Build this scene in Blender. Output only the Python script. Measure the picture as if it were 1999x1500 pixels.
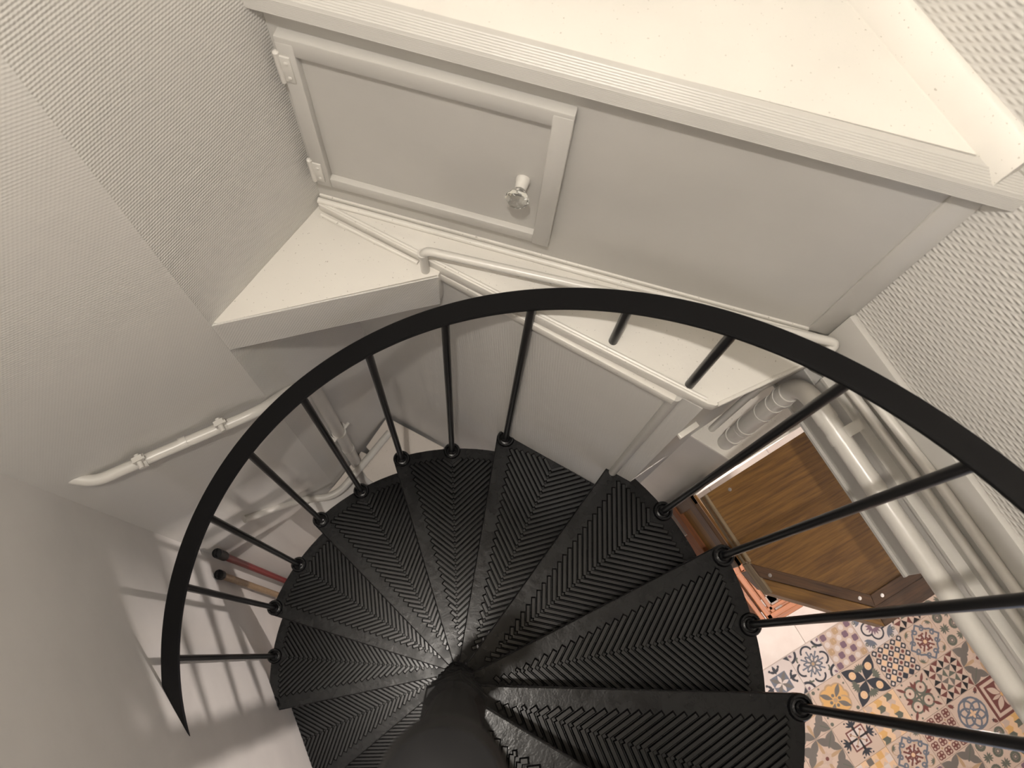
import bpy, bmesh, math, random
from mathutils import Vector, Matrix
random.seed(7)
D, R = bpy.data, math.radians
for o in list(D.objects): D.objects.remove(o)
scn = bpy.context.scene
col = scn.collection
sin, cos, pi = math.sin, math.cos, math.pi

# ------------------------------------------------------------------ camera
CAM = Vector((0.0103, 0.0676, 2.9808))
cd = D.cameras.new('camera'); cam = D.objects.new('camera', cd); col.objects.link(cam)
cd.sensor_fit = 'HORIZONTAL'; cd.sensor_width = 36.0; cd.lens = 1494.27 / 1999 * 36
cd.clip_start = 0.02
cam.matrix_world = Matrix.Translation(CAM) @ (Matrix.Rotation(R(19.1823), 4, 'X') @ Matrix.Rotation(R(-3.7031), 4, 'Y'))
cd.dof.use_dof = True; cd.dof.focus_distance = 1.75; cd.dof.aperture_fstop = 7.0
scn.camera = cam
# ------------------------------------------------------------------ world, exposure
w = D.worlds.new('world'); scn.world = w; w.use_nodes = True
bg = w.node_tree.nodes['Background']; bg.inputs[0].default_value = (0.80, 0.86, 1.0, 1); bg.inputs[1].default_value = 0.02
scn.view_settings.view_transform = 'Standard'; scn.view_settings.look = 'None'
scn.view_settings.gamma = 1.0; scn.view_settings.use_curve_mapping = False
scn.view_settings.exposure = -0.12
LAMP = Vector((-0.12, -0.09, 3.88)); LAMP_POWER = 3750.0
KITCHEN_FILL = Vector((2.4, -1.1, 1.74)); KITCHEN_FILL_POWER = 70.0
HOOD_LAMP = Vector((1.34, .28, .85)); HOOD_POWER = 920.0

# ------------------------------------------------------------------ materials
MATS = {}
def nd(t, kind, **kw):
    n = t.nodes.new(kind)
    for k, v in kw.items(): setattr(n, k, v)
    return n
def base(name, rgb, rough=.5, metal=0, coat=0, spec=.5):
    m = D.materials.new(name); m.use_nodes = True; t = m.node_tree
    b = t.nodes['Principled BSDF']
    b.inputs['Base Color'].default_value = (*rgb, 1); b.inputs['Roughness'].default_value = rough
    b.inputs['Metallic'].default_value = metal; b.inputs['Coat Weight'].default_value = coat
    b.inputs['Specular IOR Level'].default_value = spec
    MATS[name] = m
    return m, t, b
def L(t, a, b): t.links.new(a, b)
def mathn(t, op, a, b=None):
    n = nd(t, 'ShaderNodeMath', operation=op)
    for i, v in enumerate((a, b)):
        if v is None: continue
        if isinstance(v, (int, float)): n.inputs[i].default_value = v
        else: L(t, v, n.inputs[i])
    return n.outputs[0]
def objco(t, scale=(1, 1, 1), rot=(0, 0, 0)):
    tc = nd(t, 'ShaderNodeTexCoord'); mp = nd(t, 'ShaderNodeMapping')
    mp.inputs['Scale'].default_value = scale; mp.inputs['Rotation'].default_value = rot
    L(t, tc.outputs['Object'], mp.inputs[0]); return mp.outputs[0]
def noise(t, vec, scale, detail=3, rough=.5):
    n = nd(t, 'ShaderNodeTexNoise'); n.inputs['Scale'].default_value = scale
    n.inputs['Detail'].default_value = detail; n.inputs['Roughness'].default_value = rough
    L(t, vec, n.inputs['Vector']); return n.outputs[0]
def ramp(t, fac, stops):
    r = nd(t, 'ShaderNodeValToRGB'); L(t, fac, r.inputs[0]); e = r.color_ramp.elements
    while len(e) < len(stops): e.new(.5)
    for i, (p, c) in enumerate(stops): e[i].position = p; e[i].color = (*c, 1)
    return r.outputs[0]
def bump(t, b, h, strength, dist):
    n = nd(t, 'ShaderNodeBump'); n.inputs['Strength'].default_value = strength; n.inputs['Distance'].default_value = dist
    L(t, h, n.inputs['Height']); L(t, n.outputs[0], b.inputs['Normal'])

CREAM = (0.50, 0.485, 0.455)
def paint(name, rgb=CREAM, rough=.42, lump=.5, spots=False):
    m, t, b = base(name, rgb, rough)
    v = objco(t)
    n1 = noise(t, v, 9, 4); n2 = noise(t, v, 140, 2)
    h = mathn(t, 'ADD', mathn(t, 'MULTIPLY', n1, .8), mathn(t, 'MULTIPLY', n2, .12))
    bump(t, b, h, lump, .003)
    d = tuple(c * .93 for c in rgb)
    c = ramp(t, noise(t, v, 5, 5), [(.35, d), (.65, rgb)])
    if spots:
        sp = noise(t, v, 210, 1)
        f = ramp(t, sp, [(.735, (0, 0, 0)), (.76, (1, 1, 1))])
        mx = nd(t, 'ShaderNodeMixRGB'); mx.inputs[2].default_value = (.22, .19, .15, 1)
        L(t, mathn(t, 'MULTIPLY', f, .55), mx.inputs[0]); L(t, c, mx.inputs[1]); c = mx.outputs[0]
    L(t, c, b.inputs['Base Color'])
    return m
def wallpaper(name, pitch, ang, rgb=(.575, .56, .53), strength=.6, kind='twill', dist=.0008):
    """woven glass-fibre wallpaper painted over: raised diagonal threads crossed by a finer weave"""
    m, t, b = base(name, rgb, .46)
    v = objco(t); s = nd(t, 'ShaderNodeSeparateXYZ')
    wob = noise(t, v, 14, 2)
    L(t, v, s.inputs[0])
    ca, sa = cos(R(ang)), sin(R(ang)); k = 2 * pi / pitch
    u = mathn(t, 'ADD', mathn(t, 'MULTIPLY', s.outputs[0], ca * k), mathn(t, 'MULTIPLY', s.outputs[2], sa * k))
    q = mathn(t, 'ADD', mathn(t, 'MULTIPLY', s.outputs[0], -sa * k), mathn(t, 'MULTIPLY', s.outputs[2], ca * k))
    u = mathn(t, 'ADD', u, mathn(t, 'MULTIPLY', wob, 3.0)); 
    a = mathn(t, 'SINE', u)
    if kind == 'twill': c = mathn(t, 'MULTIPLY', mathn(t, 'SINE', mathn(t, 'ADD', mathn(t, 'MULTIPLY', q, 1.0), mathn(t, 'MULTIPLY', u, .5))), .45)
    else: c = mathn(t, 'SINE', mathn(t, 'ADD', mathn(t, 'MULTIPLY', q, .55), mathn(t, 'MULTIPLY', u, .5)))
    if kind == 'twill': h = mathn(t, 'ADD', a, c)
    else: h = mathn(t, 'MULTIPLY', mathn(t, 'ADD', mathn(t, 'MULTIPLY', a, .5), .5), mathn(t, 'ADD', mathn(t, 'MULTIPLY', c, 1.2), 1.4))
    patch = noise(t, v, 4.5, 4)
    h = mathn(t, 'MULTIPLY', h, mathn(t, 'ADD', patch, .2))
    h = mathn(t, 'ADD', h, mathn(t, 'MULTIPLY', noise(t, v, 7, 4), 1.5))
    bump(t, b, h, strength, dist)
    d = tuple(x * .95 for x in rgb)
    L(t, ramp(t, noise(t, v, 3, 5), [(.35, d), (.65, rgb)]), b.inputs['Base Color'])
    return m
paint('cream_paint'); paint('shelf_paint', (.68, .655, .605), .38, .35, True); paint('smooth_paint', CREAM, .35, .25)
paint('pipe_paint', (.60, .58, .54), .3, .3); paint('grey_filler', (.80, .80, .79), .6, .6)
paint('pvc', (.55, .53, .49), .28, .08); paint('lower_paint', (.64, .62, .595), .5, .5)
paint('board_paint', (.70, .64, .58), .6, .4, True)
wallpaper('paper_fine', .0058, 88, strength=.5); wallpaper('paper_soft', .0058, 88, strength=.22)
wallpaper('paper_coarse', .0092, 88, strength=.6, kind='bead', dist=.0014)
wallpaper('paper_faint', .006, 5, strength=.2)
def black_iron():
    m, t, b = base('black_iron', (.0042, .0042, .0047), .3, 0, 0, .26)
    b.inputs['Coat Roughness'].default_value = .18
    v = objco(t)
    h = mathn(t, 'ADD', mathn(t, 'MULTIPLY', noise(t, v, 55, 3), .8), mathn(t, 'MULTIPLY', noise(t, v, 260, 2), .25))
    bump(t, b, h, .3, .0025)
    L(t, ramp(t, noise(t, v, 20, 3), [(.3, (.20,) * 3), (.7, (.36,) * 3)]), b.inputs['Roughness'])
black_iron()
def satin_black():
    m, t, b = base('satin_black', (.006, .006, .0065), .5, 0, 0, .15)
    v = objco(t); bump(t, b, noise(t, v, 60, 3), .12, .002)
satin_black(); base('gloss_black', (.006, .006, .0065), .3, 0, 0, .4); base('black_ridge', (.0042, .0042, .0047), .24, 0, 0, .4)
def wood(name, c1, c2, rough=.35, scale=1.0):
    m, t, b = base(name, c1, rough)
    v = objco(t, (scale * 4, scale * 70, scale * 70))
    n = noise(t, v, 1.6, 6, .65)
    L(t, ramp(t, n, [(.32, c2), (.55, c1), (.72, tuple(min(1, c * 1.35) for c in c1))]), b.inputs['Base Color'])
    bump(t, b, n, .15, .001)
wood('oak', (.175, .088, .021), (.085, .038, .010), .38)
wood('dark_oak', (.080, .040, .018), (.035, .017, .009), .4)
wood('orange_oak', (.17, .050, .008), (.10, .028, .005), .6)
wood('raw_edge', (.24, .18, .11), (.14, .10, .06), .7)
wood('stick_wood', (.30, .20, .11), (.20, .13, .07), .45)
base('chrome', (.75, .75, .74), .15, 1); base('steel', (.45, .45, .44), .35, 1)
m, t, b = base('glass', (.96, .97, .95), .02); b.inputs['Transmission Weight'].default_value = 1; b.inputs['IOR'].default_value = 1.5
base('red_lacquer', (.16, .002, .004), .35, 0, 0, .25); base('black_plastic', (.006, .006, .0065), .5, 0, 0, .2)
base('grout', (.66, .58, .52), .8)
TILE_COL = dict(cream=(.60, .475, .395), pale=(.66, .585, .55), slate=(.040, .045, .058), maroon=(.17, .065, .058), green=(.13, .14, .115), ochre=(.66, .40, .16),
                blue=(.15, .17, .21), tan=(.46, .32, .20), grey=(.17, .155, .14), black=(.022, .022, .026), mauve=(.20, .13, .17), peach=(.74, .52, .34), fawn=(.55, .43, .36))
for k_, c_ in TILE_COL.items(): base('tile_' + k_, c_, .32)
m, t, b = base('stone_tile', (.84, .76, .70), .3)
v = objco(t); L(t, ramp(t, noise(t, v, 6, 6), [(.35, (.80, .70, .64)), (.65, (.88, .81, .75))]), b.inputs['Base Color'])
base('ceiling_white', (.75, .73, .70), .7); paint('low_bounce_paint', (.20, .18, .15), .6)  # dark tone for unseen walls and ceiling, chosen to cut bounced light
def emit(name, rgb, power):
    m = D.materials.new(name); m.use_nodes = True; t = m.node_tree; t.nodes.clear()
    e = nd(t, 'ShaderNodeEmission'); e.inputs[0].default_value = (*rgb, 1); e.inputs[1].default_value = power
    o = nd(t, 'ShaderNodeOutputMaterial'); L(t, e.outputs[0], o.inputs[0]); MATS[name] = m
emit('lamp_glow', (1.0, .93, .845), LAMP_POWER); emit('kitchen_fill_glow', (1.0, .83, .74), KITCHEN_FILL_POWER); emit('strip_glow', (1.0, .885, .82), HOOD_POWER)
emit('cool_fill_glow', (.62, .74, 1.0), 1.3)

# ------------------------------------------------------------------ mesh helpers
def obj(name, bm, mat, parent=None, smooth=False, mw=None):
    me = D.meshes.new(name); bmesh.ops.recalc_face_normals(bm, faces=bm.faces[:]); bm.to_mesh(me); bm.free()
    for x in (mat if isinstance(mat, (list, tuple)) else [mat]): me.materials.append(MATS[x])
    if smooth:
        for f in me.polygons: f.use_smooth = True
        try: me.set_sharp_from_angle(angle=R(38))
        except Exception: pass
    o = D.objects.new(name, me); col.objects.link(o)
    if parent is not None: o.parent = parent
    if mw is not None: o.matrix_local = mw
    return o
def empty(name, loc=(0, 0, 0), rz=0):
    o = D.objects.new(name, None); col.objects.link(o); o.location = loc; o.rotation_euler = (0, 0, rz); o.empty_display_size = .05
    return o
def tag(o, label=None, cat=None, group=None, kind=None):
    if label: o['label'] = label
    if cat: o['category'] = cat
    if group: o['group'] = group
    if kind: o['kind'] = kind
    return o
def struct(o, label=None): return tag(o, label, None, None, 'structure')
def box(bm, x0, x1, y0, y1, z0, z1, mi=0, M=None):
    vs = [bm.verts.new((x, y, z)) for x in (x0, x1) for y in (y0, y1) for z in (z0, z1)]
    fs = [(0, 1, 3, 2), (4, 6, 7, 5), (0, 4, 5, 1), (2, 3, 7, 6), (0, 2, 6, 4), (1, 5, 7, 3)]
    out = [bm.faces.new([vs[i] for i in f]) for f in fs]
    for f in out: f.material_index = mi
    if M is not None: bmesh.ops.transform(bm, matrix=M, verts=vs)
    return vs
def bevel(bm, w, seg=2):
    bmesh.ops.bevel(bm, geom=bm.edges[:], offset=w, segments=seg, profile=.5, affect='EDGES', clamp_overlap=True)
def bbox(x0, x1, y0, y1, z0, z1, bev=0, seg=2):
    bm = bmesh.new(); box(bm, x0, x1, y0, y1, z0, z1)
    if bev: bevel(bm, bev, seg)
    return bm
def prism(bm, pts, z0, z1, mi=0):
    a = [bm.verts.new((x, y, z0)) for x, y in pts]; b_ = [bm.verts.new((x, y, z1)) for x, y in pts]; n = len(pts)
    fs = [bm.faces.new(a[::-1]), bm.faces.new(b_)] + [bm.faces.new((a[i], a[(i + 1) % n], b_[(i + 1) % n], b_[i])) for i in range(n)]
    for f in fs: f.material_index = mi
    return a + b_
def frame_of(d):
    d = d.normalized(); up = Vector((0, 0, 1)) if abs(d.z) < .95 else Vector((1, 0, 0))
    a = d.cross(up).normalized(); return a, d.cross(a).normalized()
def smooth_path(pts, rad, seg=8):
    pts = [Vector(p) for p in pts]; out = [pts[0]]
    for i in range(1, len(pts) - 1):
        p0, p, p1 = pts[i - 1], pts[i], pts[i + 1]
        d0, d1 = (p0 - p), (p1 - p); r = min(rad, d0.length * .48, d1.length * .48)
        a, b_ = p + d0.normalized() * r, p + d1.normalized() * r
        for k in range(seg + 1):
            s = k / seg; out.append(a * (1 - s) ** 2 + p * 2 * s * (1 - s) + b_ * s * s)
    out.append(pts[-1]); return out
def tube(bm, pts, r, n=16, cap=True):
    pts = [Vector(p) for p in pts]; rings = []; a0 = None
    for i, p in enumerate(pts):
        d = (pts[min(i + 1, len(pts) - 1)] - pts[max(i - 1, 0)]).normalized()
        if a0 is None: a0, b0 = frame_of(d)
        else:
            a0 = (a0 - d * a0.dot(d)).normalized(); b0 = d.cross(a0)
        rr = r(i / (len(pts) - 1)) if callable(r) else r
        rings.append([bm.verts.new(p + a0 * rr * cos(2 * pi * k / n) + b0 * rr * sin(2 * pi * k / n)) for k in range(n)])
    for i in range(len(rings) - 1):
        for k in range(n): bm.faces.new((rings[i][k], rings[i][(k + 1) % n], rings[i + 1][(k + 1) % n], rings[i + 1][k]))
    if cap: bm.faces.new(rings[0][::-1]); bm.faces.new(rings[-1])
def cyl(bm, p0, p1, r, n=16): tube(bm, [p0, p1], r, n)
def lathe(bm, prof, n=24, M=None):
    vs_all = []; rings = []
    for r, z in prof:
        ring = [bm.verts.new((r * cos(2 * pi * k / n), r * sin(2 * pi * k / n), z)) for k in range(n)]; rings.append(ring); vs_all += ring
    for i in range(len(rings) - 1):
        for k in range(n): bm.faces.new((rings[i][k], rings[i][(k + 1) % n], rings[i + 1][(k + 1) % n], rings[i + 1][k]))
    bm.faces.new(rings[0][::-1]); bm.faces.new(rings[-1])
    if M is not None: bmesh.ops.transform(bm, matrix=M, verts=vs_all)
def V2(p): return Vector((p[0], p[1], 0))
def wall_frame(p0, p1):
    """matrix whose x runs from p0 to p1, y points away from the room, z up"""
    d = (V2(p1) - V2(p0)); a = math.atan2(d.y, d.x)
    return Matrix.Translation(V2(p0)) @ Matrix.Rotation(a, 4, 'Z'), d.length
def wall(name, p0, p1, z0, z1, mat, th=.1, label=None):
    M, l = wall_frame(p0, p1)
    o = obj(name, bbox(0, l, 0, th, z0, z1), mat, None, False, M); struct(o, label); return o
def wp(M, s, e, z):
    """point s along the wall, e out into the room, at height z"""
    return M @ Vector((s, -e, z))

# ------------------------------------------------------------------ layout (metres; z = 0 is the tread of the lowest full step in view)
FLOOR = -1.0; TOP = 4.4
K = (-.264, .905)                     # corner of left wall and cupboard wall
S = (-.450, .640)                     # bend of the left wall
B = (-.866, .405)                     # left front corner
W2 = (-.866 + .402 * 2.1, .405 - .916 * 2.1)
PR = (.7035, .617)                    # cupboard wall meets right wall
RD = Vector((.463, -.886, 0)).normalized()
RW0 = (PR[0] - RD.x * .75, PR[1] - RD.y * .75); RW1 = (PR[0] + RD.x * 2.1, PR[1] + RD.y * 2.1)
Q = (.455, .482)                      # end of the wall under the ledge
LEDGE = 1.68; LOW_LEDGE = 1.66; LAND = 2.205

# ------------------------------------------------------------------ room shell
a1_end = (K[0] + (K[0] - S[0]) * 2.2, K[1] + (K[1] - S[1]) * 2.2)
wall('wall_left_rear', S, a1_end, FLOOR, TOP, 'paper_fine', .1, 'left wall with finely woven painted paper beside the cupboard door')
wall('wall_left', B, S, FLOOR, TOP, 'paper_soft', .1, 'smoother left wall carrying the clamped pipe')
wall('wall_front', W2, B, FLOOR, TOP, 'lower_paint', .1, 'plain painted wall that the handrail runs into')
wall('wall_right', RW0, RW1, 1.58, TOP, 'paper_coarse', .12, 'right wall with coarse beaded painted paper above the pipes')
MP, LP = wall_frame(K, PR)
wall('wall_rear', K, PR, LEDGE - .02, LAND - .03, 'smooth_paint', .05, 'painted panel wall around the cupboard door')
wall('wall_lower', K, Q, FLOOR, LEDGE - .032, 'paper_faint', .05, 'wall under the ledge beside the treads')
U2E = (Q[0] + cos(R(33)) * .42, Q[1] + sin(R(33)) * .42)
wall('wall_lower_return', Q, U2E, FLOOR, LEDGE - .03, 'smooth_paint', .05, 'return wall under the end of the ledge')
# closing walls behind the camera, the kitchen and the ceilings
wall('wall_back', RW1, W2, 1.58, TOP, 'low_bounce_paint', .1, 'wall closing the stairwell behind')
bm = bmesh.new(); prism(bm, [(-1.6, -2.2), (2.2, -2.2), (2.2, 2.3), (-1.6, 2.3)], TOP, TOP + .1)
struct(obj('ceiling', bm, 'low_bounce_paint'), 'brown ceiling over the stairwell, kept dark to cut bounced light')
KX = Vector((cos(R(27.3)), sin(R(27.3)), 0)); KY = Vector((KX.y, -KX.x, 0))     # kitchen axes
rw = lambda s, e: (PR[0] + RD.x * s + .886 * e, PR[1] + RD.y * s + .463 * e)
bm = bmesh.new(); prism(bm, [rw(-.6, .13), rw(2.2, .13), rw(2.6, 2.6), rw(-.6, 2.6)], 1.78, 1.86)
struct(obj('ceiling_kitchen', bm, 'ceiling_white'), 'kitchen ceiling beyond the right wall')
wall('wall_kitchen', rw(-.55, 2.55), rw(3.0, 2.55), FLOOR, 1.78, 'cream_paint', .1, 'far kitchen wall')
wall('wall_kitchen_rear', U2E, rw(-.35, 2.6), FLOOR, 1.78, 'cream_paint', .1, 'kitchen wall behind the cabinets')
wall('wall_kitchen_front', rw(2.6, 2.6), W2, FLOOR, 1.78, 'cream_paint', .1, 'kitchen wall behind the stair')
MKW, LKW = wall_frame(rw(2.6, 2.6), W2)
bm = bmesh.new(); box(bm, LKW - 1.75, LKW - .85, -.03, .0, -.1, 1.1); fillp = struct(obj('fill_panel_1', bm, 'ceiling_white', None, False, MKW), 'added bluish glowing panel for cool fill behind the stair')  # unseen glowing panel, added for cool fill on the lower walls
bm = bmesh.new(); box(bm, LKW - 1.70, LKW - .90, -.034, -.030, -.05, 1.05); obj('pane', bm, 'cool_fill_glow', fillp)
# landing above the cupboard wall
LR = lambda d: (K[0] + .29 * d + .957 * (-.1), K[1] + .957 * d - .29 * (-.1))
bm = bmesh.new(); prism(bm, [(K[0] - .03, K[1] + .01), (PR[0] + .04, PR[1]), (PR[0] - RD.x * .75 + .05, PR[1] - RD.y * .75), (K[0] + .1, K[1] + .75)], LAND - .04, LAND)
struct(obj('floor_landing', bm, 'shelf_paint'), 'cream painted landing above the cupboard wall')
wall('wall_landing', (-.4, 1.42), (.6, 1.30), LAND, TOP, 'low_bounce_paint', .1, 'wall at the back of the landing')

# nosing of the landing: round lip over a ribbed face
bm = bmesh.new(); prof = [(-.006, .001), (.004, .0015)]
for k in range(7):                                  # ribbed slope
    e_, z_ = .004 + k * .0027, .0015 - k * .0022
    prof += [(e_ + .0006, z_ + .0008), (e_ + .0018, z_ - .0002), (e_ + .0022, z_ - .0016)]
for k in range(9):                                  # finely ribbed face
    z_ = -.0165 - k * .003
    prof += [(.0238, z_), (.0244, z_ - .0008), (.0244, z_ - .0018), (.0238, z_ - .0026)]
prof += [(.0238, -.0435), (.000, -.0435), (-.006, -.0435)]
nl = LP + .03
for s0, s1 in ((-.03, nl),):
    va = [bm.verts.new((s0, -e, LAND + zz)) for e, zz in prof]; vb = [bm.verts.new((s1, -e, LAND + zz)) for e, zz in prof]; n = len(prof)
    bm.faces.new(va); bm.faces.new(vb[::-1])
    for i in range(n): bm.faces.new((va[i], va[(i + 1) % n], vb[(i + 1) % n], vb[i]))
struct(obj('trim_1', bm, 'smooth_paint', None, False, MP), 'ribbed nosing along the edge of the landing')
# skirting of the landing on the right wall
MR, LRW = wall_frame(RW0, RW1); S0 = .75
bm = bmesh.new(); pr = [(.002, -.01), (-.032, -.01), (-.031, .004), (-.010, .042), (-.006, .045), (.002, .045)]
va = [bm.verts.new((0, y_, LAND + z_)) for y_, z_ in pr]; vb = [bm.verts.new((S0 - .002, y_, LAND + z_)) for y_, z_ in pr]
bm.faces.new(va); bm.faces.new(vb[::-1])
for k in range(len(pr)): bm.faces.new((va[k], va[(k + 1) % len(pr)], vb[(k + 1) % len(pr)], vb[k]))
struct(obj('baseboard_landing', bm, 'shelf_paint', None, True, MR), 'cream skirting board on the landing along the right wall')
# batten at the right end of the panel and bead at its foot
struct(obj('trim_2', bbox(LP - .044, LP - .0, -.004, .002, LEDGE, LAND - .04, .002), 'smooth_paint', None, True, MP), 'flat batten at the right end of the cupboard wall')
bm = bbox(.0, LP, -.004, .004, LEDGE - .005, LEDGE + .012, .002)
tube(bm, [(.0, -.011, LEDGE + .004), (LP - .02, -.011, LEDGE + .004)], .006, 10)
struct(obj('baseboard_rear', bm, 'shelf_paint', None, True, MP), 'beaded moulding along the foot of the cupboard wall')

# ledges
KK = (K[0] - .004, K[1] - .018)
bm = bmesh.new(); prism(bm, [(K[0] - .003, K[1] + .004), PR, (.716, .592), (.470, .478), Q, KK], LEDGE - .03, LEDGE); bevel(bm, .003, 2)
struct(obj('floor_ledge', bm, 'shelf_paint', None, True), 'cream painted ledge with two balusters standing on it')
bm = bmesh.new()                                   # raised lip along the front edge
f0, f1 = Vector((*KK, 0)), Vector((Q[0] - .004, Q[1] + .003, 0)); 
tube(bm, [f0 + Vector((.004, .006, LEDGE - .001)), f1 + Vector((.004, .006, LEDGE - .001))], .0042, 8)
e0, e1 = Vector((.474, .481, LEDGE - .001)), Vector((.700, .583, LEDGE - .001)); tube(bm, [e0, e1], .0042, 8)
struct(obj('trim_3', bm, 'shelf_paint', None, True), 'thin raised lip around the edge of the ledge')
bm = bmesh.new(); ML, LL = wall_frame(K, Q)
box(bm, .262, LL - .052, -.012, .004, LEDGE - .058, LEDGE - .033); bevel(bm, .003, 2)
struct(obj('trim_4', bm, 'shelf_paint', None, True, ML), 'cream strip under the front edge of the ledge')
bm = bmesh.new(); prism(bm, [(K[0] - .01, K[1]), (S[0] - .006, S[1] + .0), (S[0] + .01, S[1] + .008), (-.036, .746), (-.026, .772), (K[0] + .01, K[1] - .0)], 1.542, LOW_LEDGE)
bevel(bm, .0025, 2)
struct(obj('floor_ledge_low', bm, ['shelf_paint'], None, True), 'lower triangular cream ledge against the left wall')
ME, LE = wall_frame((S[0], S[1] + .002), (-.036, .746))
struct(obj('trim_5', bbox(0, LE, -.002, .002, 1.540, LOW_LEDGE - .002), 'paper_fine', None, False, ME), 'papered front face of the triangular ledge')
# thin bead where the two ledges meet
bm = bmesh.new(); tube(bm, [Vector((KK[0] + .004, KK[1] - .012, LOW_LEDGE + .003)), Vector((-.075, .772, LOW_LEDGE + .003))], .0045, 8)
struct(obj('trim_6', bm, 'shelf_paint', None, True), 'thin bead between the two ledges')
# white filler patch by the pipe
bm = bmesh.new(); prism(bm, [(-.058, .775), (-.028, .755), (-.010, .758), (-.006, .765), (-.03, .783), (-.052, .792)], LOW_LEDGE - .01, LOW_LEDGE + .0035); bevel(bm, .002, 1)
struct(obj('trim_7', bm, 'grey_filler', None, True), 'fresh white filler patch beside the pipe')
# half-round batten and seam on the wall under the ledge
sb = (Vector((.409, .508, 0)) - V2(K)).length
bm = bmesh.new(); tube(bm, [(sb, 0, LEDGE - .035), (sb, 0, FLOOR)], .011, 12); struct(obj('trim_8', bm, 'smooth_paint', None, True, ML), 'half-round batten running down the wall beside the tread')
# box at the end of the ledge that the pipes enter
P1, P2 = (.573, .566), (.686, .489); P3 = (P2[0] + cos(R(29.5)) * .30, P2[1] + sin(R(29.5)) * .30); P4 = (P3[0] - .10, P3[1] + .16)
BOX = 1.18
bm = bmesh.new(); prism(bm, [P1, P2, P3, P4], FLOOR, BOX - .012)
struct(obj('wall_pipe_box', bm, 'smooth_paint'), 'boxed-in partition below the pipes')
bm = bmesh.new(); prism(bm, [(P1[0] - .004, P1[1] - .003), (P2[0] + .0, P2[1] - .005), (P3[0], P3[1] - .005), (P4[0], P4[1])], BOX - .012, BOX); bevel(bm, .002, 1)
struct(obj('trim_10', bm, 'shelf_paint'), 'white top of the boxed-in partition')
bm = bbox(.0, .05, -.012, .002, 1.462, 1.475, .002); MU, LU = wall_frame(Q, U2E)
struct(obj('trim_11', bm, 'shelf_paint', None, True, MU), 'small white block on the return wall')
bm = bmesh.new(); prism(bm, [(.686, .492), (.683, .486), (.632, .448), (.628, .453)], FLOOR, .985)
struct(obj('light_blocker', bm, 'cream_paint'), 'cream strip added to block lamp light between the boxed partition and the wall cabinet')  # added to keep hood lamp light off the return wall
# right wall, lower part
MRR = MR @ Matrix.Translation((S0, 0, 0))            # origin at the cupboard wall corner
struct(obj('trim_12', bbox(0, 2.0, -.012, .002, 1.60, 1.781, .003), 'smooth_paint', None, True, MRR), 'smooth band along the foot of the right wall')
bm = bbox(.0, .467, -.030, .002, 1.47, 1.590, .002); box(bm, .0, .467, -.036, -.028, 1.463, 1.471)
struct(obj('trim_13', bm, 'cream_paint', None, False, MRR), 'board with a white lower edge below the drain pipe')
bm = bbox(.06, 2.0, -.032, .002, 1.592, 1.634, .003); box(bm, .06, 2.0, -.037, -.031, 1.628, 1.638)
struct(obj('trim_14', bm, 'pipe_paint', None, False, MRR), 'square trunking with a raised upper edge on the right wall')
RWALL = lambda s, e, z: MRR @ Vector((s, -e, z))

# ------------------------------------------------------------------ floors
struct(obj('floor', bbox(-1.5, 4.2, -2.6, 2.4, FLOOR - .15, FLOOR - .008), 'grout'), 'kitchen floor of patterned and pale tiles')
floor = D.objects['floor']
TS = .1926; T0 = Vector((1.8915, -.0735, FLOOR)); TA = R(27.23)
tex = Vector((cos(TA), sin(TA), 0)); tey = Vector((sin(TA), -cos(TA), 0))

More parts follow.
